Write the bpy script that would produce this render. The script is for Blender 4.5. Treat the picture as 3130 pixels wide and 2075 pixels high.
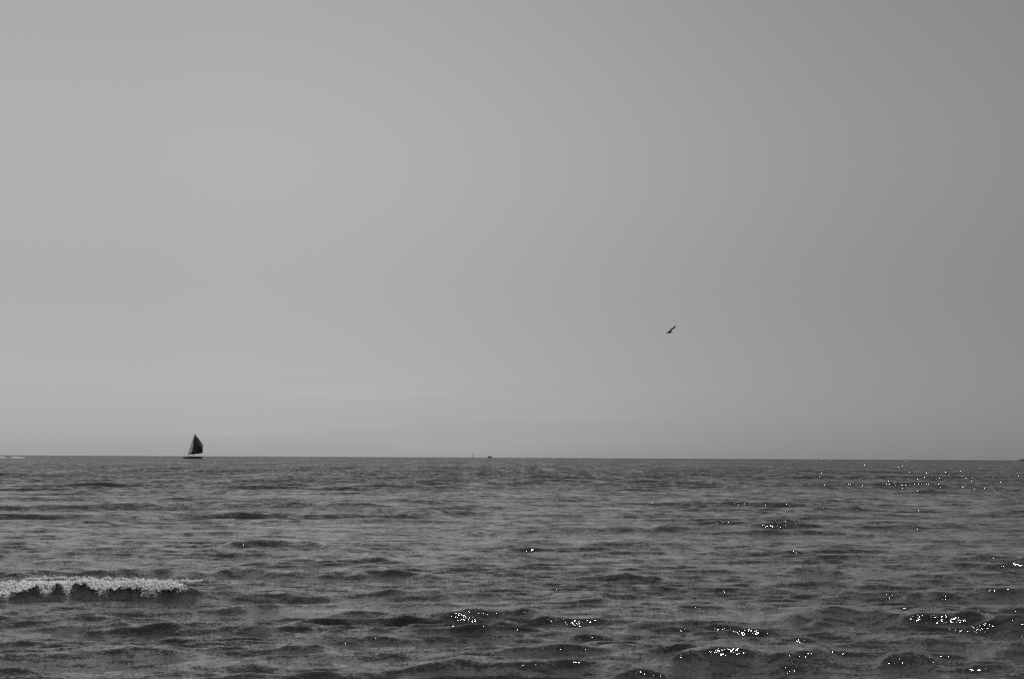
import bpy, bmesh, math, random
import numpy as np
from mathutils import Vector, Matrix

random.seed(7)
rng = np.random.default_rng(11)
scene = bpy.context.scene
col = scene.collection
for o in list(bpy.data.objects):
    bpy.data.objects.remove(o)

# ------------------------------------------------------------------ camera
CAM_H = 2.5
LENS = 50.0
PW, PH = 3130.0, 2075.0
FPX = LENS / 36.0 * PW
cam_d = bpy.data.cameras.new('camera')
cam = bpy.data.objects.new('camera', cam_d)
col.objects.link(cam)
cam_d.lens = LENS
cam_d.sensor_width = 36.0
cam_d.clip_start = 0.1
cam_d.clip_end = 40000.0
PITCH = math.atan(361.0 / FPX) - 0.00089
ROLL = math.radians(0.285)
cam.matrix_world = (Matrix.Translation((0, 0, CAM_H)) @ Matrix.Rotation(math.radians(90) + PITCH, 4, 'X')
                    @ Matrix.Rotation(ROLL, 4, 'Z'))
scene.camera = cam
CAM_R = cam.matrix_world.to_3x3()

# ------------------------------------------------------------------ sun and sky (a black and white day: everything neutral)
SUN_EL = math.radians(62.5)
SUN_AZ = math.radians(46)          # to the right of the view direction (+Y)
SUN_STRENGTH = 4.5
SKY_STRENGTH = 0.06
scene.view_settings.view_transform = 'Standard'
scene.view_settings.look = 'None'
scene.view_settings.exposure = -0.15
scene.view_settings.gamma = 1.0
scene.view_settings.use_curve_mapping = False
scene.cycles.use_denoising = False          # the photograph is grainy black and white film
scene.cycles.use_adaptive_sampling = False
scene.cycles.sample_clamp_direct = 0.0
scene.cycles.sample_clamp_indirect = 4.0
scene.cycles.max_bounces = 6

sun_d = bpy.data.lights.new('sun', 'SUN')
sun_d.energy = SUN_STRENGTH
sun_d.angle = math.radians(0.53)
sun_d.color = (1.0, 1.0, 1.0)
sun = bpy.data.objects.new('sun', sun_d)
col.objects.link(sun)
sdir = Vector((math.sin(SUN_AZ) * math.cos(SUN_EL), math.cos(SUN_AZ) * math.cos(SUN_EL), math.sin(SUN_EL)))
sun.rotation_euler = sdir.to_track_quat('Z', 'Y').to_euler()

world = bpy.data.worlds.new('World')
scene.world = world
world.use_nodes = True
wn, wl = world.node_tree.nodes, world.node_tree.links
wn.clear()
sky = wn.new('ShaderNodeTexSky')
sky.sky_type = 'NISHITA'
sky.sun_disc = False
sky.sun_elevation = SUN_EL
sky.sun_rotation = SUN_AZ
sky.air_density = 1.0
sky.dust_density = 0.3
sky.ozone_density = 1.0
wsep = wn.new('ShaderNodeSeparateColor')
wl.new(sky.outputs[0], wsep.inputs[0])
# film response: grey value of the sky, blue-sensitive
def wmath(op, a, b=None, c=None, clamp=False):
    n = wn.new('ShaderNodeMath'); n.operation = op; n.use_clamp = clamp
    for i, v in enumerate((a, b, c)):
        if v is None: continue
        if isinstance(v, (int, float)): n.inputs[i].default_value = v
        else: wl.new(v, n.inputs[i])
    return n.outputs[0]
grey = wmath('ADD', wmath('MULTIPLY', wsep.outputs[2], 0.75), wmath('MULTIPLY', wsep.outputs[1], 0.25))
wtc = wn.new('ShaderNodeTexCoord')
wsx = wn.new('ShaderNodeSeparateXYZ')
wl.new(wtc.outputs['Generated'], wsx.inputs[0])
SX, SY, SZ = wsx.outputs
# the sky is paler on the left and deeper towards the right (broad, all the way round)
side = wn.new('ShaderNodeMapRange'); side.interpolation_type = 'SMOOTHSTEP'
hlen = wmath('SQRT', wmath('ADD', wmath('MULTIPLY', SX, SX), wmath('MULTIPLY', SY, SY)))
wl.new(wmath('DIVIDE', SX, wmath('ADD', wmath('MULTIPLY', hlen, 0.8), 0.2)), side.inputs[0])
side.inputs[1].default_value = -0.24; side.inputs[2].default_value = 0.42
side.inputs[3].default_value = 1.0; side.inputs[4].default_value = 0.0
sidef = wmath('ADD', wmath('MULTIPLY', side.outputs[0], 0.64), 0.71)
# and goes on changing the same way outside the frame
azx = side.inputs[0].links[0].from_socket
sidef = wmath('ADD', sidef, wmath('MULTIPLY', wmath('DIVIDE', wmath('SUBTRACT', -0.25, azx), 0.6, clamp=True), 0.22))
sidef = wmath('SUBTRACT', sidef, wmath('MULTIPLY', wmath('DIVIDE', wmath('SUBTRACT', azx, 0.30), 0.6, clamp=True), 0.24))
# faint streaks of high cloud low over the sea
cm = wn.new('ShaderNodeMapping'); cm.inputs['Scale'].default_value = (3.0, 3.0, 46.0)
cm.inputs['Rotation'].default_value = (0.0, 0.05, 0.0)
wl.new(wtc.outputs['Generated'], cm.inputs[0])
cn = wn.new('ShaderNodeTexNoise'); cn.inputs['Scale'].default_value = 1.6; cn.inputs['Detail'].default_value = 5.0
wl.new(cm.outputs[0], cn.inputs[0])
cr = wn.new('ShaderNodeMapRange'); wl.new(cn.outputs[0], cr.inputs[0])
cr.inputs[1].default_value = 0.52; cr.inputs[2].default_value = 0.75
low = wn.new('ShaderNodeMapRange'); wl.new(SZ, low.inputs[0])
low.interpolation_type = 'SMOOTHSTEP'
low.inputs[1].default_value = 0.02; low.inputs[2].default_value = 0.07
low.inputs[3].default_value = 1.0; low.inputs[4].default_value = 0.0
cloud = wmath('ADD', wmath('MULTIPLY', wmath('MULTIPLY', wmath('MULTIPLY', cr.outputs[0], low.outputs[0]), side.outputs[0]), 0.13), 1.0)
# brightness correction put into the sky colour, evens out the fall-off with height
hcorr = wmath('DIVIDE', wmath('SUBTRACT', SZ, 0.10), 0.09)
hcorr = wmath('EXPONENT', wmath('MULTIPLY', wmath('MULTIPLY', hcorr, hcorr), -1.0))
hcorr = wmath('SUBTRACT', 1.10, wmath('MULTIPLY', hcorr, 0.22))
val = wmath('MULTIPLY', wmath('MULTIPLY', wmath('MULTIPLY', grey, hcorr), sidef), cloud)
wcomb = wn.new('ShaderNodeCombineColor')
for i in range(3): wl.new(val, wcomb.inputs[i])
wbg = wn.new('ShaderNodeBackground'); wbg.inputs[1].default_value = SKY_STRENGTH
wl.new(wcomb.outputs[0], wbg.inputs[0])
wout = wn.new('ShaderNodeOutputWorld'); wl.new(wbg.outputs[0], wout.inputs[0])

# ------------------------------------------------------------------ helpers
EARTH_R = 6371000.0
def drop(x, y): return -(x * x + y * y) / (2 * EARTH_R)

def ray(px, py):
    d = CAM_R @ Vector(((px - PW / 2) / FPX, (PH / 2 - py) / FPX, -1.0))
    return d / math.hypot(d.x, d.y)           # unit horizontal length

def on_height(px, py, z=0.0):                 # where the sight line reaches height z
    d = ray(px, py)
    t = (z - CAM_H) / d.z
    return Vector((d.x * t, d.y * t, z)), t

def at_dist(px, dist):                        # point of the sea surface at this distance under image column px
    d = ray(px, 1397)
    return Vector((d.x * dist, d.y * dist, drop(dist, 0)))

def tag(o, label=None, cat=None, group=None, kind=None):
    if label: o['label'] = label
    if cat: o['category'] = cat
    if group: o['group'] = group
    if kind: o['kind'] = kind
    return o

def empty(name, loc, rz=0.0):
    o = bpy.data.objects.new(name, None)
    col.objects.link(o); o.location = loc; o.rotation_euler = (0, 0, rz)
    o.empty_display_size = 0.2
    return o

def obj_from(name, verts, faces, m, parent=None, smooth=True):
    me = bpy.data.meshes.new(name)
    me.from_pydata([tuple(v) for v in verts], [], faces)
    me.materials.append(m)
    if smooth:
        for p in me.polygons: p.use_smooth = True
    me.update()
    o = bpy.data.objects.new(name, me)
    col.objects.link(o)
    if parent: o.parent = parent
    return o

def obj_bm(name, bm, m, parent=None, smooth=True):
    bmesh.ops.recalc_face_normals(bm, faces=bm.faces)
    me = bpy.data.meshes.new(name)
    bm.to_mesh(me); bm.free()
    me.materials.append(m)
    if smooth:
        for p in me.polygons: p.use_smooth = True
    o = bpy.data.objects.new(name, me)
    col.objects.link(o)
    if parent: o.parent = parent
    return o

def loft(bm, rings, cap=True):
    vs = [[bm.verts.new(p) for p in r] for r in rings]
    n = len(vs[0])
    for a, b in zip(vs, vs[1:]):
        for i in range(n):
            bm.faces.new((a[i], a[(i + 1) % n], b[(i + 1) % n], b[i]))
    if cap:
        bm.faces.new(vs[0][::-1]); bm.faces.new(vs[-1])

def tube(bm, p0, p1, r0, r1=None, n=8):
    p0, p1 = Vector(p0), Vector(p1)
    r1 = r0 if r1 is None else r1
    q = (p1 - p0).to_track_quat('Z', 'Y')
    rings = []
    for p, r in ((p0, r0), (p1, r1)):
        rings.append([p + q @ Vector((r * math.cos(2 * math.pi * k / n), r * math.sin(2 * math.pi * k / n), 0)) for k in range(n)])
    loft(bm, rings)

def box(bm, c, s):
    r = bmesh.ops.create_cube(bm, size=1.0)
    for v in r['verts']:
        v.co = Vector((v.co.x * s[0] + c[0], v.co.y * s[1] + c[1], v.co.z * s[2] + c[2]))

def sheet(nu, nv, f):
    verts = [f(i / nu, j / nv) for j in range(nv + 1) for i in range(nu + 1)]
    faces = [(j * (nu + 1) + i, j * (nu + 1) + i + 1, (j + 1) * (nu + 1) + i + 1, (j + 1) * (nu + 1) + i)
             for j in range(nv) for i in range(nu)]
    return verts, faces

def mat(name, v, rough=0.5, noise=0.0, scale=3.0, trans=0.0, spec=0.5):
    m = bpy.data.materials.new(name); m.use_nodes = True
    nt = m.node_tree; b = nt.nodes['Principled BSDF']
    b.inputs['Base Color'].default_value = (v, v, v, 1)
    b.inputs['Roughness'].default_value = rough
    b.inputs['Specular IOR Level'].default_value = spec
    if noise:
        tc = nt.nodes.new('ShaderNodeTexCoord')
        nz = nt.nodes.new('ShaderNodeTexNoise'); nz.inputs['Scale'].default_value = scale
        nz.inputs['Detail'].default_value = 6
        nt.links.new(tc.outputs['Object'], nz.inputs[0])
        rp = nt.nodes.new('ShaderNodeMapRange'); nt.links.new(nz.outputs[0], rp.inputs[0])
        rp.inputs[1].default_value = 0.3; rp.inputs[2].default_value = 0.7
        rp.inputs[3].default_value = v * (1 - noise); rp.inputs[4].default_value = min(v * (1 + noise), 0.95)
        cc = nt.nodes.new('ShaderNodeCombineColor')
        for i in range(3): nt.links.new(rp.outputs[0], cc.inputs[i])
        nt.links.new(cc.outputs[0], b.inputs['Base Color'])
        bp = nt.nodes.new('ShaderNodeBump'); bp.inputs['Strength'].default_value = 0.3
        bp.inputs['Distance'].default_value = 0.02
        nt.links.new(nz.outputs[0], bp.inputs['Height']); nt.links.new(bp.outputs[0], b.inputs['Normal'])
    if trans:
        tl = nt.nodes.new('ShaderNodeBsdfTranslucent'); tl.inputs[0].default_value = (v, v, v, 1)
        mx = nt.nodes.new('ShaderNodeMixShader'); mx.inputs[0].default_value = trans
        nt.links.new(b.outputs[0], mx.inputs[1]); nt.links.new(tl.outputs[0], mx.inputs[2])
        nt.links.new(mx.outputs[0], nt.nodes['Material Output'].inputs['Surface'])
    return m

# ------------------------------------------------------------------ the sea
# single waves one can point at: (crest in the photograph, height m, front width m, back width m)
RIDGES = [
    # breaking wave, left
    ([(-500, 1790), (-200, 1784), (0, 1777), (95, 1772), (200, 1768), (300, 1772), (420, 1774), (560, 1780), (720, 1792)], 0.26, 0.40, 0.75),
    # swell right behind it, running to the middle
    ([(-400, 1735), (0, 1733), (250, 1728), (500, 1728), (640, 1733), (735, 1724), (850, 1736), (1000, 1734), (1180, 1730), (1300, 1738), (1500, 1752)], 0.20, 0.42, 0.8),
    ([(-300, 1880), (0, 1872), (60, 1868), (180, 1872), (300, 1868), (420, 1884)], 0.17, 0.35, 0.7),
    ([(900, 1874), (1000, 1862), (1120, 1850), (1260, 1862), (1350, 1868), (1500, 1858), (1620, 1864), (1760, 1882)], 0.17, 0.5, 0.8),
    ([(1330, 1880), (1420, 1872), (1540, 1866), (1640, 1872), (1740, 1886)], 0.10, 0.3, 0.5),
    ([(2280, 1856), (2400, 1848), (2520, 1842), (2620, 1838), (2720, 1846), (2820, 1854), (2900, 1850), (3000, 1856), (3130, 1866), (3400, 1880)], 0.26, 0.5, 0.8),
    ([(2700, 1812), (2800, 1802), (2860, 1795), (2930, 1804), (3010, 1812)], 0.15, 0.35, 0.6),
    ([(2900, 1798), (3000, 1790), (3080, 1794), (3200, 1796), (3400, 1804)], 0.13, 0.3, 0.6),
    ([(1980, 1986), (2060, 1980), (2180, 1966), (2300, 1968), (2420, 1970), (2520, 1966), (2600, 1982)], 0.20, 0.45, 0.7),
    ([(1180, 2024), (1300, 2008), (1420, 1996), (1520, 2000), (1640, 2006), (1760, 1994), (1900, 2000), (2020, 2012)], 0.20, 0.45, 0.7),
    ([(1780, 2052), (1880, 2040), (1990, 2036), (2100, 2050)], 0.13, 0.4, 0.6),
    ([(2660, 2000), (2730, 1990), (2800, 1992), (2900, 2006)], 0.12, 0.3, 0.5),
    ([(3000, 1962), (3080, 1952), (3200, 1950), (3400, 1960)], 0.16, 0.4, 0.7),
    ([(600, 1664), (700, 1652), (820, 1646), (940, 1650), (1100, 1664)], 0.17, 0.4, 0.9),
    ([(40, 1712), (150, 1704), (300, 1700), (430, 1706), (560, 1712)], 0.10, 0.4, 0.8),
    ([(960, 1712), (1060, 1696), (1160, 1698), (1260, 1712)], 0.12, 0.4, 0.8),
    ([(180, 1592), (260, 1584), (320, 1584), (380, 1592)], 0.15, 0.4, 0.9),
    ([(720, 1534), (800, 1528), (900, 1530), (1000, 1534), (1080, 1540)], 0.17, 0.6, 1.2),
    ([(1520, 1576), (1560, 1572), (1640, 1576)], 0.14, 0.5, 1.0),
    ([(1680, 1546), (1780, 1541), (1900, 1543), (2000, 1546), (2080, 1552)], 0.2, 0.7, 1.4),
    ([(1560, 1700), (1640, 1692), (1740, 1692), (1800, 1702)], 0.13, 0.4, 0.7),
    ([(1740, 1752), (1820, 1742), (1900, 1746), (1990, 1750), (2080, 1762)], 0.14, 0.35, 0.6),
    ([(2000, 1738), (2120, 1736), (2240, 1732), (2290, 1740)], 0.10, 0.3, 0.6),
    ([(2340, 1742), (2440, 1729), (2510, 1731), (2640, 1746)], 0.12, 0.35, 0.6),
    ([(2560, 1630), (2640, 1624), (2700, 1632)], 0.12, 0.4, 0.8),
    ([(2780, 1662), (2880, 1656), (2960, 1660)], 0.13, 0.4, 0.8),
    ([(1400, 1622), (1480, 1616), (1540, 1624)], 0.14, 0.4, 0.8),
    ([(2700, 1752), (2800, 1746), (2920, 1752), (3000, 1760)], 0.10, 0.3, 0.5),
    ([(1080, 1806), (1180, 1798), (1320, 1802), (1440, 1812)], 0.12, 0.4, 0.7),
    ([(1640, 1812), (1720, 1806), (1820, 1812), (1900, 1820)], 0.11, 0.35, 0.6),
    ([(2440, 1900), (2500, 1894), (2560, 1900), (2640, 1912)], 0.10, 0.3, 0.5),
    ([(440, 1944), (560, 1934), (700, 1938), (800, 1948)], 0.07, 0.35, 0.6),
    ([(520, 2034), (640, 2020), (740, 2014), (860, 2026)], 0.09, 0.35, 0.6),
    ([(-100, 2050), (40, 2042), (160, 2052)], 0.09, 0.35, 0.6),
    ([(820, 1974), (940, 1966), (1040, 1972)], 0.08, 0.3, 0.5),
    ([(2330, 1560), (2420, 1556), (2520, 1562)], 0.12, 0.5, 1.0),
    ([(1880, 1896), (2040, 1888), (2200, 1884), (2340, 1892)], 0.12, 0.3, 0.6),
    ([(2560, 1944), (2700, 1938), (2860, 1936), (3040, 1944)], 0.10, 0.3, 0.6),
    ([(540, 1812), (700, 1808), (860, 1812), (1000, 1818)], 0.09, 0.3, 0.6),
    ([(1700, 1660), (1880, 1654), (2060, 1656), (2200, 1664)], 0.11, 0.35, 0.8),
    ([(2820, 1700), (2960, 1694), (3130, 1696), (3300, 1700)], 0.12, 0.35, 0.7),
    ([(1960, 1612), (2100, 1606), (2260, 1610)], 0.12, 0.4, 0.8),
    ([(60, 1640), (200, 1634), (380, 1638)], 0.10, 0.4, 0.8),
    ([(1180, 1570), (1300, 1566), (1400, 1570)], 0.14, 0.5, 1.0),
    ([(2700, 1500), (2860, 1497), (3000, 1500)], 0.20, 0.8, 1.6),
    ([(900, 1492), (1040, 1489), (1160, 1492)], 0.18, 0.8, 1.6),
    ([(300, 1990), (440, 1984), (600, 1988)], 0.07, 0.3, 0.5),
]

def build_sea():
    TH = math.radians
    dense = np.arange(TH(-23.5), TH(23.5), 0.00094)
    right = np.concatenate([np.arange(TH(23.5), TH(45), 0.008), np.arange(TH(45), TH(180), 0.06)])
    th = np.concatenate([-right[::-1], dense, right])
    rs = [1.2]
    while rs[-1] < 12500:
        r = rs[-1]
        if r < 14: d = 0.03
        elif r < 40: d = 0.0034
        elif r < 140: d = 0.0042
        elif r < 400: d = 0.0052
        elif r < 3000: d = 0.007
        else: d = 0.02
        rs.append(r * (1 + d))
    rs = np.array(rs)
    nr, nt = len(rs), len(th)
    R = np.repeat(rs[:, None], nt, 1).astype(np.float32)
    T = np.repeat(th[None, :], nr, 0).astype(np.float32)
    X = (R * np.sin(T)); Y = (R * np.cos(T))
    DR = np.gradient(rs).astype(np.float32)[:, None]
    Z = np.zeros_like(X); DX = np.zeros_like(X); DY = np.zeros_like(X)
    X0, Y0 = X.copy(), Y.copy()
    # patches of rougher and calmer water
    def patches(scale, seed, n=9):
        g = np.random.default_rng(seed); f = np.zeros_like(X)
        for _ in range(n):
            k = 2 * math.pi / (scale * g.uniform(0.6, 1.9)); a = g.uniform(0, 6.283)
            f += np.sin(X0 * (k * math.cos(a) * 0.5) + Y0 * (k * math.sin(a)) + g.uniform(0, 6.283))
        return f / math.sqrt(n / 2)
    P = [np.clip(0.95 + 0.42 * patches(s, i + 3), 0.2, 1.7) for i, s in enumerate((4.0, 9.0, 30.0))]
    Calm = np.ones_like(X)
    u_ = np.clip((R - 32) / 150, 0, 1); OFF = 1 + 1.1 * u_ * u_ * (3 - 2 * u_)      # offshore the sea is higher than over the shallows
    crest = []
    for ri, (pts, h, wf, wb) in enumerate(RIDGES):
        az, dd = [], []
        for (px, py) in pts:
            p, _ = on_height(px, py, h)
            az.append(math.atan2(p.x, p.y)); dd.append(math.hypot(p.x, p.y))
        az = np.array(az); dd = np.array(dd)
        if ri: wf, wb = wf * 1.05, wb * 1.1
        i0, i1 = np.searchsorted(th, az[0]), np.searchsorted(th, az[-1])
        t = th[i0:i1]
        D = np.interp(t, az, dd)
        ker = np.hanning(31); ker /= ker.sum()
        if len(D) > 60:
            D = np.convolve(np.pad(D, 15, mode='edge'), ker, 'valid')
        u = (t - az[0]) / (az[-1] - az[0])
        e = np.clip(np.minimum(u, 1 - u) / (0.30 if len(pts) < 6 else 0.2), 0, 1); e = e * e * (3 - 2 * e)
        if pts[0][0] < 0: e = np.where(u < 0.5, 1.0, e)
        if pts[-1][0] > PW: e = np.where(u > 0.5, 1.0, e)
        xm = t * D.mean()
        wob = 0.86 + 0.06 * np.sin(xm * 2.3 + ri) + 0.07 * np.sin(xm * 4.7 + ri * 2) + 0.05 * np.sin(xm * 9.1 + ri * 5)
        if ri == 0: wob = 0.95 + 0.4 * (wob - 0.8)
        H = (h * (1.0 if ri == 0 else RIDGE_GAIN) * e * wob)
        r0, r1 = np.searchsorted(rs, D.min() - 6 * wf), np.searchsorted(rs, D.max() + 5 * wb)
        S = rs[r0:r1, None] - D[None, :]
        # crest line wanders a little
        S = S + (0.06 * np.sin(xm * 3.7 + ri) + 0.04 * np.sin(xm * 8.3 + ri * 3))[None, :] * (0.5 if ri == 0 else 1.6)
        prof = np.where(S < 0, np.exp(-(np.abs(S) / wf) ** (1.5 if ri == 0 else 1.2)), np.exp(-(S / wb) ** 1.25))
        trough = -0.22 * np.exp(-((S + 1.9 * wf) / wf) ** 2)
        Z[r0:r1, i0:i1] += (H[None, :] * (prof + trough)).astype(np.float32)
        DR_lean = (-0.25 if ri == 0 else -0.5) * H[None, :] * prof
        DX[r0:r1, i0:i1] += (DR_lean * np.sin(t)[None, :]).astype(np.float32)
        DY[r0:r1, i0:i1] += (DR_lean * np.cos(t)[None, :]).astype(np.float32)
        if ri == 0:
            Calm[r0:r1, i0:i1] *= (1 - 0.7 * e[None, :] * np.exp(-((S + 0.7) / 0.9) ** 2)).astype(np.float32)
    # wind sea: a sum of waves, each left out where the grid is too coarse to carry it
    N = 170
    lam = np.geomspace(0.24, 14.0, N) * rng.uniform(0.95, 1.05, N)
    for l in lam:
        k = 2 * math.pi / l
        spread = 0.40 if l < 0.8 else 0.30
        a = -math.pi / 2 + rng.normal(0, spread) + 0.12
        kx, ky = k * math.cos(a), k * math.sin(a)
        s = SLOPE * (1.15 if l < 0.8 else (0.50 if l < 3 else (3 / l) ** 1.3 * 0.55))
        amp = s / k
        ph = rng.uniform(0, 6.283)
        w = np.clip((l / (2.3 * DR[:, 0])) - 1.0, 0, 1)
        # rows where this wave survives
        last = int(np.max(np.nonzero(w > 0)[0])) + 1 if (w > 0).any() else 0
        if last < 5: continue
        sl = slice(0, last)
        arg = X0[sl] * kx + Y0[sl] * ky + ph
        env = P[0 if l < 1.0 else (1 if l < 3 else 2)][sl] * (Calm[sl] if l < 3 else 1.0) * (amp * w[sl, None]).astype(np.float32)
        if l > 0.7: env = env * OFF[sl]
        c = np.cos(arg); sn = np.sin(arg)
        Z[sl] += env * c
        q = 0.5 if l < 0.8 else 0.8
        DX[sl] -= env * sn * (q * math.cos(a)); DY[sl] -= env * sn * (q * math.sin(a))
    X += DX; Y += DY
    Z += (-(R * R) / (2 * EARTH_R)).astype(np.float32)
    co = np.stack([X, Y, Z], -1).reshape(-1, 3).astype(np.float32)
    idx = np.arange(nr * nt).reshape(nr, nt)
    a = idx[:-1, :-1].ravel(); b = idx[:-1, 1:].ravel(); c = idx[1:, 1:].ravel(); d = idx[1:, :-1].ravel()
    # close the ring at the back
    a = np.concatenate([a, idx[:-1, -1]]); b = np.concatenate([b, idx[:-1, 0]])
    c = np.concatenate([c, idx[1:, 0]]); d = np.concatenate([d, idx[1:, -1]])
    quads = np.stack([a, d, c, b], -1).astype(np.int32)
    me = bpy.data.meshes.new('sea')
    me.vertices.add(len(co)); me.vertices.foreach_set('co', co.ravel())
    nq = len(quads)
    me.loops.add(nq * 4); me.loops.foreach_set('vertex_index', quads.ravel())
    me.polygons.add(nq)
    me.polygons.foreach_set('loop_start', np.arange(0, nq * 4, 4, dtype=np.int32))
    me.polygons.foreach_set('use_smooth', np.ones(nq, dtype=bool))
    me.update(calc_edges=True)
    # face up
    if me.polygons[0].normal.z < 0: me.flip_normals()
    print('sea quads', nq, nr, nt)
    o = bpy.data.objects.new('sea', me)
    col.objects.link(o)
    return o, rs, th, co.reshape(nr, nt, 3)

def sea_material():
    m = bpy.data.materials.new('sea_water'); m.use_nodes = True
    nt = m.node_tree; n, l = nt.nodes, nt.links
    b = n['Principled BSDF']
    b.inputs['Base Color'].default_value = (SEA_BODY, SEA_BODY, SEA_BODY, 1)
    b.inputs['IOR'].default_value = 1.33
    b.inputs['Roughness'].default_value = SEA_ROUGH
    tc = n.new('ShaderNodeTexCoord'); ge = n.new('ShaderNodeNewGeometry')
    total = None
    for scale, amt, det, st in RIPPLES:
        mp = n.new('ShaderNodeMapping'); mp.inputs['Scale'].default_value = (st, 1, 1)
        mp.inputs['Rotation'].default_value = (0, 0, 0.1)
        l.new(tc.outputs['Object'], mp.inputs[0])
        nz = n.new('ShaderNodeTexNoise'); nz.inputs['Scale'].default_value = scale
        nz.inputs['Detail'].default_value = det; nz.inputs['Roughness'].default_value = 0.6
        l.new(mp.outputs[0], nz.inputs[0])
        sub = n.new('ShaderNodeVectorMath'); sub.operation = 'SUBTRACT'
        l.new(nz.outputs['Color'], sub.inputs[0]); sub.inputs[1].default_value = (0.5, 0.5, 0.5)
        ml = n.new('ShaderNodeVectorMath'); ml.operation = 'MULTIPLY'
        l.new(sub.outputs[0], ml.inputs[0]); ml.inputs[1].default_value = (amt * 0.8, amt, 0)
        if total is None: total = ml.outputs[0]
        else:
            ad = n.new('ShaderNodeVectorMath'); ad.operation = 'ADD'
            l.new(total, ad.inputs[0]); l.new(ml.outputs[0], ad.inputs[1]); total = ad.outputs[0]
    # wind patches: ripples come and go
    pn = n.new('ShaderNodeTexNoise'); pn.inputs['Scale'].default_value = 0.35; pn.inputs['Detail'].default_value = 3
    pm = n.new('ShaderNodeMapping'); pm.inputs['Scale'].default_value = (0.45, 1, 1)
    l.new(tc.outputs['Object'], pm.inputs[0]); l.new(pm.outputs[0], pn.inputs[0])
    pr = n.new('ShaderNodeMapRange'); l.new(pn.outputs[0], pr.inputs[0])
    pr.inputs[1].default_value = 0.3; pr.inputs[2].default_value = 0.7
    pr.inputs[3].default_value = 0.55; pr.inputs[4].default_value = 1.3
    sc = n.new('ShaderNodeVectorMath'); sc.operation = 'SCALE'
    l.new(total, sc.inputs[0]); l.new(pr.outputs[0], sc.inputs['Scale'])
    ad = n.new('ShaderNodeVectorMath'); ad.operation = 'ADD'
    l.new(ge.outputs['Normal'], ad.inputs[0]); l.new(sc.outputs[0], ad.inputs[1])
    # far out the mesh is too coarse for the steep shoreward faces of the small waves: their mean slope is carried here
    so = n.new('ShaderNodeSeparateXYZ'); l.new(tc.outputs['Object'], so.inputs[0])
    fr = n.new('ShaderNodeMapRange'); l.new(so.outputs[1], fr.inputs[0]); fr.interpolation_type = 'SMOOTHSTEP'
    fr.inputs[1].default_value = 15.0; fr.inputs[2].default_value = 200.0
    fr.inputs[3].default_value = 0.0; fr.inputs[4].default_value = FAR_SLOPE
    fc = n.new('ShaderNodeCombineXYZ'); fm = n.new('ShaderNodeMath'); fm.operation = 'MULTIPLY'
    l.new(fr.outputs[0], fm.inputs[0]); fm.inputs[1].default_value = -1.0
    l.new(fm.outputs[0], fc.inputs[1])
    # gust streaks and wave groups in the distance
    for gx, gy, ga in ((2.0, 0.32, 0.55), (0.8, 0.06, 0.50), (0.33, 0.013, 0.50), (0.10, 0.003, 0.30)):
        gm = n.new('ShaderNodeMapping'); gm.inputs['Scale'].default_value = (gx, gy, 1)
        l.new(tc.outputs['Object'], gm.inputs[0])
        gn = n.new('ShaderNodeTexNoise'); gn.inputs['Scale'].default_value = 1.0; gn.inputs['Detail'].default_value = 4; gn.inputs['Roughness'].default_value = 0.65
        l.new(gm.outputs[0], gn.inputs[0])
        g1 = n.new('ShaderNodeMath'); g1.operation = 'SUBTRACT'; l.new(gn.outputs[0], g1.inputs[0]); g1.inputs[1].default_value = 0.5
        g2 = n.new('ShaderNodeMath'); g2.operation = 'MULTIPLY'; l.new(g1.outputs[0], g2.inputs[0]); g2.inputs[1].default_value = ga / FAR_SLOPE
        g3 = n.new('ShaderNodeMath'); g3.operation = 'MULTIPLY_ADD'
        l.new(g2.outputs[0], g3.inputs[0]); l.new(fr.outputs[0], g3.inputs[1])
        prev = fm.inputs[0].links[0].from_socket
        l.new(prev, g3.inputs[2]); l.new(g3.outputs[0], fm.inputs[0])
    ad2 = n.new('ShaderNodeVectorMath'); ad2.operation = 'ADD'
    l.new(ad.outputs[0], ad2.inputs[0]); l.new(fc.outputs[0], ad2.inputs[1]); ad = ad2
    nm = n.new('ShaderNodeVectorMath'); nm.operation = 'NORMALIZE'
    l.new(ad.outputs[0], nm.inputs[0])
    l.new(nm.outputs[0], b.inputs['Normal'])
    return m

FAR_SLOPE = 0.22
RIDGE_GAIN = 0.82
SLOPE = 0.030
SEA_BODY = 0.010
SEA_ROUGH = 0.04
RIPPLES = [(0.9, 0.55, 2, 0.5), (3.2, 1.15, 4, 0.55), (10.0, 0.7, 2, 0.6), (34.0, 1.3, 2, 0.7)]
sea, sea_r, sea_t, sea_co = build_sea()
sea.data.materials.append(sea_material())
tag(sea, 'choppy grey sea reaching to the horizon', kind='structure')

def sea_z(x, y):                               # height of the built surface near a point
    i = int(np.clip(np.searchsorted(sea_r, math.hypot(x, y)), 6, len(sea_r) - 7))
    j = int(np.clip(np.searchsorted(sea_t, math.atan2(x, y)), 3, len(sea_t) - 4))
    blk = sea_co[i - 6:i + 7, j - 3:j + 4].reshape(-1, 3)
    d = (blk[:, 0] - x) ** 2 + (blk[:, 1] - y) ** 2
    return float(blk[np.argmin(d), 2])

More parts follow.
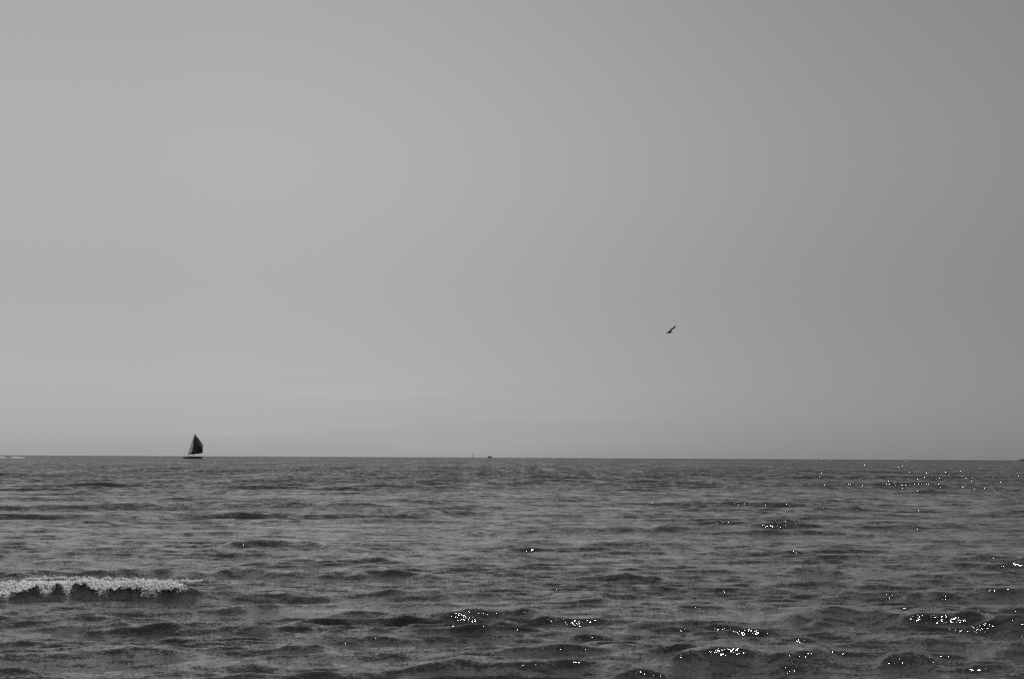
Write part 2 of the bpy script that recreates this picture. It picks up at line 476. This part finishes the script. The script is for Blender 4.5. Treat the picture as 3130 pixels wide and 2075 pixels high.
# ------------------------------------------------------------------ materials
M_hull = mat('black_hull_paint', 0.012, 0.35, 0.3, 0.8)
M_deck = mat('grey_deck', 0.12, 0.7, 0.2, 2.0)
M_dark_sail = mat('dark_sail_cloth', 0.13, 0.8, 0.35, 0.35, trans=0.45, spec=0.1)
M_pale_sail = mat('pale_sail_cloth', 0.80, 0.8, 0.1, 0.35, trans=0.5, spec=0.1)
M_spar = mat('spar_metal', 0.10, 0.4, 0.1, 4.0)
M_cloth = mat('dark_clothing', 0.03, 0.9, 0.2, 8.0)
M_skin = mat('skin', 0.25, 0.6, 0.05, 8.0)
M_far = mat('distant_boat_paint', 0.035, 0.6, 0.2, 0.6)
M_farlight = mat('distant_boat_pale_paint', 0.25, 0.6, 0.1, 0.6)
M_glass = mat('tinted_window', 0.02, 0.1)
M_foam = mat('sea_foam', 0.88, 0.9, 0.06, 14.0, trans=0.45, spec=0.2)
M_plumage = mat('dark_plumage', 0.035, 0.85, 0.45, 18.0, spec=0.1)
M_beak = mat('beak_horn', 0.10, 0.5, 0.1, 20.0)

# ------------------------------------------------------------------ foam of the breaking wave
def lumps(name, pts, m, seed=3, parent=None, flat=1.0):
    """many small irregular foam lumps joined in one mesh; pts = (position, radius)"""
    g = np.random.default_rng(seed)
    bm = bmesh.new(); bmesh.ops.create_icosphere(bm, subdivisions=1, radius=1.0)
    bv = np.array([v.co[:] for v in bm.verts]); bf = np.array([[v.index for v in f.verts] for f in bm.faces]); bm.free()
    nv = len(bv); V = []; F = []
    for i, (p, r) in enumerate(pts):
        jit = 1 + g.uniform(-0.2, 0.2, (nv, 1))
        sc = np.array([r * g.uniform(0.8, 1.7), r * g.uniform(0.7, 1.2), flat * r * g.uniform(0.5, 1.1)]) * np.array([1 + 1.4 * (1 - flat), 1, 1])
        V.append(bv * jit * sc + np.array(p)[None, :]); F.append(bf + i * nv)
    V = np.concatenate(V); F = np.concatenate(F)
    me = bpy.data.meshes.new(name)
    me.from_pydata(V.tolist(), [], F.tolist()); me.materials.append(m)
    for pl in me.polygons: pl.use_smooth = True
    o = bpy.data.objects.new(name, me); col.objects.link(o)
    if parent: o.parent = parent
    return o

FT = [(-500, 1800), (-200, 1790), (0, 1780), (60, 1776), (95, 1768), (200, 1765), (300, 1769), (400, 1770), (500, 1774), (600, 1776)]
FB = [(-500, 1832), (-200, 1825), (0, 1819), (50, 1811), (90, 1800), (112, 1784), (118, 1790), (125, 1799), (150, 1801), (160, 1790), (168, 1785), (182, 1783), (193, 1788),
      (200, 1805), (214, 1806), (220, 1788), (240, 1780), (264, 1783), (282, 1800), (300, 1802), (345, 1800), (380, 1796), (430, 1799), (455, 1804),
      (520, 1803), (545, 1796), (570, 1789), (600, 1779)]
ftx = [p[0] for p in FT]; fty = [p[1] for p in FT]; fbx = [p[0] for p in FB]; fby = [p[1] for p in FB]
r_pts, r_h, r_wf, r_wb = RIDGES[0]
from mathutils.bvhtree import BVHTree
_i0, _i1 = np.searchsorted(sea_r, 22.5), np.searchsorted(sea_r, 29.5)
_j0, _j1 = np.searchsorted(sea_t, -0.48), np.searchsorted(sea_t, -0.15)
_blk = sea_co[_i0:_i1, _j0:_j1]
_n, _m = _blk.shape[:2]
_id = np.arange(_n * _m).reshape(_n, _m)
_q = np.stack([_id[:-1, :-1].ravel(), _id[1:, :-1].ravel(), _id[1:, 1:].ravel(), _id[:-1, 1:].ravel()], -1)
wave_bvh = BVHTree.FromPolygons([Vector(v) for v in _blk.reshape(-1, 3).tolist()], _q.tolist())
def face_point(px, py):
    """point on the built front of the breaking wave behind this spot"""
    cy = float(np.interp(px, [p[0] for p in r_pts], [p[1] for p in r_pts]))
    pc, Dc = on_height(px, cy, r_h)
    d = ray(px, py)
    h = wave_bvh.ray_cast(Vector((0, 0, CAM_H)), d.normalized())
    D = Dc
    if h[0] is not None: D = min(math.hypot(h[0].x, h[0].y), Dc + 0.15)
    return Vector((d.x * D, d.y * D, CAM_H + d.z * D))
pts = []
g = random.Random(5)
def dens(px, t):
    return (0.80 + 0.20 * math.sin(px * 0.071 + 1.3) + 0.16 * math.sin(px * 0.19 + 4 * t) + 0.14 * math.sin(px * 0.43 - 6 * t)
            + 0.12 * math.sin(px * 0.97 + 11 * t))
for i in range(30000):
    px = g.uniform(-420, 618)
    yt = float(np.interp(px, ftx, fty)); yb = float(np.interp(px, fbx, fby))
    yt += 2.2 * math.sin(px * 0.13) + 1.6 * math.sin(px * 0.31 + 1) + 1.2 * math.sin(px * 0.77)
    yb += 2.0 * math.sin(px * 0.23 + 2) + 1.5 * math.sin(px * 0.61)
    t = g.random()
    thick = min(1.0, (618 - px) / 150)
    if g.random() > dens(px, t) * (0.25 + 0.75 * thick) * (1.0 if t < 0.75 else 1.0 - 2.2 * (t - 0.75)): continue
    py = yt + (yb - yt) * t + g.gauss(0, 1.8)
    p = face_point(px, py)
    r = g.choice((0.5, 0.7, 0.9, 1.0, 1.5)) * g.uniform(0.004, 0.013)
    p += Vector((0, -g.uniform(-0.01, 0.05), g.uniform(0, 0.01)))
    pts.append((p, r))
# thin torn rags and bubbles sliding down the face and lying in front of the wave
for i in range(900):
    cx = g.choice((20, 135, 150, 205, 310, 440, 470, 560)) + g.gauss(0, 10)
    yb = float(np.interp(cx, fbx, fby))
    p = face_point(cx, yb + abs(g.gauss(0, 9)))
    pts.append((p + Vector((0, -0.005, 0.003)), g.uniform(0.003, 0.008)))
# spray thrown off the crest
for i in range(700):
    px = g.uniform(-420, 600)
    yt = float(np.interp(px, ftx, fty))
    p = face_point(px, yt - abs(g.gauss(0, 4.0)))
    pts.append((p, g.uniform(0.003, 0.007)))
foam = lumps('wave_foam', pts, M_foam)
tag(foam, 'white broken foam along the crest of the small breaking wave at the left', 'foam', kind='stuff')

# foam flecks left on the water
fl = []
def fleck_patch(px, py, w, h, n, rmax=0.016):
    for _ in range(n):
        x = g.gauss(px, w / 2); y = g.gauss(py, h / 2)
        p, _ = on_height(x, y, 0.03)
        p.z = sea_z(p.x, p.y) + 0.002
        fl.append((p, g.uniform(0.004, rmax)))
for a in [(20, 1895, 40, 10, 16), (330, 1893, 60, 6, 8), (1250, 1851, 120, 5, 26), (1220, 1870, 60, 4, 8), (1590, 1855, 90, 5, 36), (815, 1655, 50, 5, 16),
          (1045, 1657, 60, 6, 26), (1440, 1743, 30, 5, 12), (855, 1525, 60, 2, 26, 0.03), (1310, 1490, 30, 3, 8, 0.03), (170, 1745, 240, 8, 20, 0.01),
          (660, 1880, 60, 6, 6), (450, 1710, 140, 10, 6)]:
    fleck_patch(*a)
flecks = lumps('foam_flecks', fl, M_foam, 9, flat=0.4)
tag(flecks, 'tiny scattered white foam flecks on the grey waves', 'foam', kind='stuff')

# ------------------------------------------------------------------ people (seen far away on the yacht)
def person(name, loc, rz, pose, label, s=1.0):
    J = pose
    names = list(J)
    me = bpy.data.meshes.new(name)
    edges = [('pelvis', 'chest'), ('chest', 'neck'), ('neck', 'head'), ('chest', 'elbow_l'), ('elbow_l', 'hand_l'), ('chest', 'elbow_r'), ('elbow_r', 'hand_r'),
             ('pelvis', 'knee_l'), ('knee_l', 'foot_l'), ('pelvis', 'knee_r'), ('knee_r', 'foot_r')]
    rad = dict(pelvis=.16, chest=.18, neck=.07, head=.11, elbow_l=.055, elbow_r=.055, hand_l=.04, hand_r=.04, knee_l=.07, knee_r=.07, foot_l=.05, foot_r=.05)
    me.from_pydata([tuple(Vector(J[k]) * s) for k in names], [(names.index(a), names.index(b)) for a, b in edges], [])
    o = bpy.data.objects.new(name, me); col.objects.link(o)
    o.modifiers.new('skin', 'SKIN')
    sv = me.skin_vertices[0].data if me.skin_vertices else None
    if sv is None:
        bpy.context.view_layer.objects.active = o
    for i, k in enumerate(names):
        me.skin_vertices[0].data[i].radius = (rad[k] * s, rad[k] * s)
        me.skin_vertices[0].data[i].use_root = (k == 'pelvis')
    su = o.modifiers.new('sub', 'SUBSURF'); su.levels = 1; su.render_levels = 1
    me.materials.append(M_cloth)
    o.location = loc; o.rotation_euler = (0, 0, rz)
    hb = bmesh.new(); bmesh.ops.create_icosphere(hb, subdivisions=2, radius=0.115 * s)
    for v in hb.verts:
        v.co.z *= 1.2; v.co += Vector(J['head']) * s + Vector((0, 0, 0.03))
    h = obj_bm('head', hb, M_skin, o)
    return tag(o, label, 'person')

SIT = dict(pelvis=(0, 0, .16), chest=(.05, 0, .55), neck=(.08, 0, .74), head=(.10, 0, .88), elbow_l=(.12, .24, .45), hand_l=(.36, .18, .42),
           elbow_r=(.12, -.24, .45), hand_r=(.36, -.18, .42), knee_l=(.42, .12, .18), foot_l=(.45, .12, -.25), knee_r=(.42, -.12, .18), foot_r=(.45, -.12, -.25))
STAND = dict(pelvis=(0, 0, .92), chest=(.03, 0, 1.33), neck=(.04, 0, 1.52), head=(.06, 0, 1.66), elbow_l=(.08, .25, 1.15), hand_l=(.32, .20, 1.08),
             elbow_r=(.08, -.25, 1.15), hand_r=(.32, -.20, 1.08), knee_l=(.04, .12, .48), foot_l=(0, .12, .05), knee_r=(.02, -.12, .48), foot_r=(-.05, -.12, .05))

# ------------------------------------------------------------------ the sailing yacht
D_Y = 1040.0
U = D_Y / FPX / 13.07                              # metres per unit of the enlarged drawing below
yacht_at = at_dist(530 + 775 / 13.07, D_Y)
yacht = empty('sailing_yacht', yacht_at, -math.atan2(yacht_at.x, yacht_at.y))
tag(yacht, 'black sailing yacht under a big dark bulging headsail, heading right', 'sailboat')
def Q(x, y, d=0.0): return Vector(((x - 775) * U, d, (1318 - y) * U))
bm = bmesh.new()
L0, L1 = 405, 1140
rings = []
for k in range(19):
    t = k / 18
    x = L0 + (L1 - L0) * t
    top = 1262 - 12 * t - 26 * max(0, t - 0.55) ** 0.8 / 0.45 ** 0.8 if t > 0.55 else 1262 - 12 * t
    w = 2.0 * (0.45 + 0.55 * math.sin(math.pi * min(t / 0.6, 1) * 0.5)) * (1 - max(0, (t - 0.45) / 0.56) ** 2.2)
    w = max(w, 0.06)
    bot = 1345 - 45 * max(0, (t - 0.88) / 0.12) - 40 * max(0, (0.10 - t) / 0.10)
    ring = []
    for q in range(13):
        a = math.pi * q / 12
        yy = -math.cos(a) * w
        zz = top + (bot - top) * math.sin(a) ** 0.7
        ring.append(Q(x, zz, yy))
    rings.append(ring)
loft(bm, rings)
obj_bm('hull', bm, M_hull, yacht)
bm = bmesh.new()
for (xa, xb, h, w) in ((640, 760, 26, 1.1), (700, 880, 18, 0.9)):
    rr = []
    for t in (0, .12, .88, 1):
        x = xa + (xb - xa) * t; hh = h * (0.35 if t in (0, 1) else 1)
        rr.append([Q(x, 1252, -w), Q(x, 1252 - hh, -w * .8), Q(x, 1252 - hh, w * .8), Q(x, 1252, w)])
    loft(bm, rr)
cab = obj_bm('cabin', bm, M_deck, yacht, smooth=False)
for xx in (725, 760, 800, 840):
    bm = bmesh.new(); box(bm, tuple(Q(xx, 1243, -0.98)), (22 * U, 0.05, 7 * U))
    obj_bm('cabin_window', bm, M_glass, cab, smooth=False)
bm = bmesh.new(); tube(bm, Q(830, 1255), Q(838, 300), 0.13, 0.07)
obj_bm('mast', bm, M_spar, yacht)
bm = bmesh.new(); tube(bm, Q(830, 1160), Q(585, 1163, 0.9), 0.09)
obj_bm('boom', bm, M_spar, yacht)
bm = bmesh.new()
tube(bm, Q(838, 320), Q(1120, 1245), 0.02, n=5); tube(bm, Q(838, 305), Q(420, 1258), 0.02, n=5)
tube(bm, Q(834, 520), Q(800, 1250, -1.8), 0.02, n=5); tube(bm, Q(834, 520), Q(800, 1250, 1.8), 0.02, n=5)
obj_bm('rigging', bm, M_spar, yacht)
for zz, ww in ((560, 0.9), (850, 1.1)):
    bm = bmesh.new(); tube(bm, Q(833, zz, -ww), Q(833, zz, ww), 0.04)
    obj_bm('spreader', bm, M_spar, yacht)
# mainsail: luff on the mast, leech down to the boom end
def msail(u, v):                                  # v: 0 foot .. 1 head; u: 0 luff .. 1 leech
    yl = 1155 + (350 - 1155) * v
    luff = 830 + 6 * v
    leech = np.interp(yl, [350, 450, 600, 800, 1000, 1155], [826, 802, 757, 694, 627, 588])
    x = luff + (leech - luff) * u
    return Q(x, yl, 0.9 * u * (1 - v) + 0.9 * math.sin(math.pi * u) * (1 - 0.6 * v))
v_, f_ = sheet(14, 24, msail)
ms = obj_from('mainsail', v_, f_, M_pale_sail, yacht)
md = ms.modifiers.new('thickness', 'SOLIDIFY'); md.thickness = 0.01
# big dark headsail drawn back past the mast
lx = [(380, 845, 850), (450, 822, 905), (500, 812, 955), (560, 800, 992), (650, 785, 1040), (750, 776, 1085), (850, 770, 1125), (950, 752, 1150),
      (1020, 738, 1150), (1080, 715, 1150), (1110, 700, 1132), (1135, 694, 700)]
def hsail(u, v):
    yl = 1120 + (380 - 1120) * v
    a = np.interp(yl, [r[0] for r in lx], [r[1] for r in lx]); b = np.interp(yl, [r[0] for r in lx[:-1]], [r[2] for r in lx[:-1]])
    x = a + (b - a) * u
    foot = (1 - v) ** 6 * (14 + 14 * math.sin(math.pi * u) - 24 * u * u)
    return Q(x, yl + foot, -0.7 - 3.0 * math.sin(math.pi * min(1, u * 0.96 + .02)) * math.sin(math.pi * (0.12 + 0.8 * v)) * 0.8)
v_, f_ = sheet(22, 30, hsail)
hs = obj_from('headsail', v_, f_, M_dark_sail, yacht)
md = hs.modifiers.new('thickness', 'SOLIDIFY'); md.thickness = 0.01
# pale semi-transparent edge of the big sail, along its upper right rim
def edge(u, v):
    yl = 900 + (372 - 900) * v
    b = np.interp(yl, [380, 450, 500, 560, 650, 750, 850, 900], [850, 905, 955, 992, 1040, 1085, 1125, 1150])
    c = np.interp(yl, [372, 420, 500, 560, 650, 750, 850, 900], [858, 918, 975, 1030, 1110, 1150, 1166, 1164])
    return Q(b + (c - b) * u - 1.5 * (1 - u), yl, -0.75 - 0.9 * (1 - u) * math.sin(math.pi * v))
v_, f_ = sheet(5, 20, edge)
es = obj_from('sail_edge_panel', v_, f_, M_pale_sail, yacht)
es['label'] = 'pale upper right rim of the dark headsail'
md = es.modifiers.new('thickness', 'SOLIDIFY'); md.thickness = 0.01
bm = bmesh.new(); tube(bm, Q(826, 1135), Q(826, 1252), 0.06)
obj_bm('vang_strut', bm, M_spar, yacht)
Ymat = Matrix.Translation(yacht_at) @ Matrix.Rotation(yacht.rotation_euler.z, 4, 'Z')
person('person', Ymat @ Q(626, 1258, -0.6), yacht.rotation_euler.z, STAND, 'person in dark clothes standing in the cockpit of the black yacht, below its boom', 0.80)
person('person', Ymat @ Q(520, 1250, -0.4), yacht.rotation_euler.z, SIT, 'person in dark clothes sitting at the stern of the black yacht', 0.9)

# ------------------------------------------------------------------ speedboat cut by the left edge, with its spray
D_S = 850.0
us = D_S / FPX
sp_at = at_dist(0, D_S)
speed = empty('speedboat', sp_at, -math.atan2(sp_at.x, sp_at.y))
tag(speed, 'dark speedboat throwing white spray, cut off by the left edge of the photo', 'speedboat')
def S(x, y, d=0.0): return Vector((x * us, d, (1397 - y) * us))
bm = bmesh.new(); rings = []
for k in range(12):
    t = k / 11; x = -32 + 36 * t
    w = 1.0 * (1 - max(0, (t - .4) / .6) ** 2) + 0.04
    top = 1392.2 - 1.4 * t; bot = 1397.5 - 4.2 * max(0, (t - .6) / .4)
    rings.append([S(x, top + (bot - top) * math.sin(math.pi * q / 8), -math.cos(math.pi * q / 8) * w) for q in range(9)])
loft(bm, rings); obj_bm('hull', bm, M_hull, speed)
bm = bmesh.new()
loft(bm, [[S(x, 1392, -.7), S(x + 1.5, 1389.6, -.55), S(x + 1.5, 1389.6, .55), S(x, 1392, .7)] for x in (-16, -8)])
obj_bm('windscreen', bm, M_glass, speed, smooth=False)
bm = bmesh.new(); box(bm, tuple(S(-33, 1393.5)), (.5, .4, 1.1)); obj_bm('outboard_motor', bm, M_hull, speed)
pts = []
for i in range(2600):
    x = g.uniform(-45, 20)
    hm = 0.25 + (0.55 if x < 10 else 0.55 * (20 - x) / 10)
    z = g.uniform(0, 1) * hm
    pts.append((sp_at + Vector((x * us, -2.4 + z * 1.8 + g.uniform(-.08, .08), z + 0.25)), g.uniform(.06, .13)))
sp1 = lumps('bow_spray', pts, M_foam, 4)
tag(sp1, 'white spray at the bow of the speedboat on the left edge', 'spray', kind='stuff')
pts = []
for i in range(2600):
    x = g.uniform(33, 74)
    hm = np.interp(x, [33, 38, 42, 47, 55, 64, 74], [1.5, 3.0, 4.6, 4.0, 2.6, 2.0, 1.4]) * us
    pts.append((sp_at + Vector((x * us, -2.0, 0)) + Vector((0, 1.8, 1)) * (g.uniform(0, 1) * hm) + Vector((0, g.uniform(-.08, .08), 0.2)), g.uniform(.06, .13)))
sp2 = lumps('breaking_whitecap', pts, M_foam, 6)
tag(sp2, 'small white breaking wave to the right of the speedboat spray near the horizon', 'whitecap', kind='stuff')

# ------------------------------------------------------------------ distant boats on the horizon
def far_hull(parent, length, beam, h, m, bow_right=True, name='hull'):
    bm = bmesh.new(); rings = []
    for k in range(13):
        t = k / 12; x = (-.5 + t) * length
        w = beam / 2 * (1 - max(0, (t - .5) / .5) ** 2) + .05
        top = h * (0.8 + 0.35 * t * t); bot = -0.5
        rings.append([Vector((x if bow_right else -x, -math.cos(math.pi * q / 8) * w, top + (bot - top) * math.sin(math.pi * q / 8))) for q in range(9)])
    loft(bm, rings)
    return obj_bm(name, bm, m, parent)
p = at_dist(1445.5, 3000); u3 = 3000 / FPX
far = empty('distant_yacht', p, -math.atan2(p.x, p.y) + math.radians(80))
tag(far, 'tiny distant yacht on the horizon seen end on, only its thin upright mast standing out', 'sailboat')
far_hull(far, 9.0, 2.8, 1.1, M_far)
bm = bmesh.new(); tube(bm, (0.6, 0, .8), (0.6, 0, 10.6), .22, .12); obj_bm('mast', bm, M_spar, far)
v_, f_ = sheet(4, 12, lambda u, v: Vector((0.5 - 3.6 * u * (1 - v), 0.30 * u * (1 - v) + .25 * math.sin(math.pi * u), 1.9 + 8.2 * v)))
o = obj_from('mainsail', v_, f_, M_spar, far); md = o.modifiers.new('thickness', 'SOLIDIFY'); md.thickness = .03

p = at_dist(1498, 3600); u4 = 3600 / FPX
cr_ = empty('cabin_cruiser', p, -math.atan2(p.x, p.y))
tag(cr_, 'small dark cabin cruiser low on the horizon near the middle, right of the thin mast', 'motorboat')
far_hull(cr_, 13.2, 3.8, 1.9, M_far)
bm = bmesh.new()
loft(bm, [[Vector((x0, -1.4, 1.5)), Vector((x1, -1.1, z)), Vector((x1, 1.1, z)), Vector((x0, 1.4, 1.5))] for x0, x1, z in ((-5.6, -3.9, 3.4), (-3.4, -3.2, 4.4), (0.6, 0.2, 4.3), (3.2, 1.6, 3.1))])
cb = obj_bm('wheelhouse', bm, M_farlight, cr_, smooth=False)
bm = bmesh.new(); box(bm, (-1.4, -1.3, 3.4), (3.0, .1, .6)); obj_bm('window', bm, M_glass, cb, smooth=False)
bm = bmesh.new(); tube(bm, (-2.3, 0, 4.2), (-2.4, 0, 5.6), .3, .15); obj_bm('radar_mast', bm, M_far, cr_)

p = at_dist(3127, 3600)
fv = empty('distant_barge', p, -math.atan2(p.x, p.y))
tag(fv, 'low dark vessel on the horizon cut off by the right edge of the photo', 'boat')
far_hull(fv, 19.0, 5.0, 1.9, M_far, bow_right=False)
bm = bmesh.new(); loft(bm, [[Vector((x, -1.7, 1.3)), Vector((x, -1.5, z)), Vector((x, 1.5, z)), Vector((x, 1.7, 1.3))] for x, z in ((-1.5, 2.4), (-.5, 3.6), (5.0, 3.9), (6.5, 2.2))])
obj_bm('deckhouse', bm, M_far, fv, smooth=False)

# ------------------------------------------------------------------ the gull
D_G = 81.0
UG = D_G / FPX / 22.4
gd = ray(2010 + 800 / 22.4, 970 + 1050 / 22.4)
g_at = Vector((gd.x * D_G, gd.y * D_G, CAM_H + gd.z * D_G))
def G(x, y, d=0.0): return Vector(((x - 800) * UG, d, (1050 - y) * UG))
bm = bmesh.new()
spine = [(538, 1041, 1), (560, 1042, 7), (590, 1043, 13), (625, 1044, 25), (665, 1043, 33), (700, 1044, 38), (745, 1048, 52), (800, 1048, 60), (850, 1042, 55),
         (895, 1032, 42), (930, 1028, 28), (965, 1028, 28), (1000, 1028, 28), (1035, 1028, 24), (1066, 1036, 8)]
rings = []
for x, y, r in spine:
    flat = 0.8 if x > 940 else 1.0
    wide = 1.9 if x > 940 else 0.95
    rings.append([G(x, y) + Vector((0, math.cos(2 * math.pi * k / 12) * r * UG * wide, math.sin(2 * math.pi * k / 12) * r * UG * flat)) for k in range(12)])
loft(bm, rings)
def wing(path):
    rr = []
    for (le, te, th_) in path:
        le, te = Vector(le), Vector(te)
        c = (te - le); n = Vector((0.2, -0.75, 0.6)).normalized()
        ring = []
        for k in range(12):
            a = 2 * math.pi * k / 12
            s = (1 - math.cos(a)) / 2
            ring.append(le + c * s + n * (math.sin(a) * th_ * UG * (1 - s * 0.75) + 0.10 * c.length * math.sin(math.pi * s)))
        rr.append(ring)
    loft(bm, rr)
# near wing raised towards the upper right and towards the viewer
wing([(G(715, 1040, -.02), G(930, 1010, -.02), 22), (G(760, 975, -.07), G(945, 950, -.07), 18), (G(830, 890, -.13), G(965, 895, -.13), 15),
      (G(900, 815, -.19), G(1030, 860, -.2), 14), (G(1000, 765, -.25), G(1100, 815, -.26), 11), (G(1080, 705, -.31), G(1175, 765, -.32), 10),
      (G(1145, 655, -.36), G(1220, 710, -.37), 8), (G(1185, 640, -.40), G(1243, 665, -.40), 6), (G(1198, 610, -.42), G(1240, 625, -.42), 5), (G(1208, 588, -.44), G(1226, 590, -.44), 4)])
# far wing pointing away, only its curved end shows over the back
wing([(G(735, 1020, .03), G(860, 1010, .03), 18), (G(712, 985, .12), G(790, 1000, .14), 7), (G(690, 950, .24), G(722, 960, .26), 5),
      (G(672, 900, .36), G(714, 935, .38), 5), (G(650, 868, .46), G(690, 895, .47), 4), (G(615, 862, .54), G(635, 872, .54), 2)])
gull = obj_bm('gull', bm, M_plumage)
gull.location = g_at; gull.rotation_euler = (0, 0, -math.atan2(g_at.x, g_at.y))
tag(gull, 'dark seabird flying left with one wing raised, alone in the sky right of the middle', 'bird')
bm = bmesh.new()
loft(bm, [[G(x, y) + Vector((0, math.cos(2 * math.pi * k / 8) * r * UG, math.sin(2 * math.pi * k / 8) * r * UG)) for k in range(8)] for x, y, r in ((596, 1043, 14), (570, 1042, 11), (550, 1042, 8), (531, 1045, 2))])
obj_bm('beak', bm, M_beak, gull)
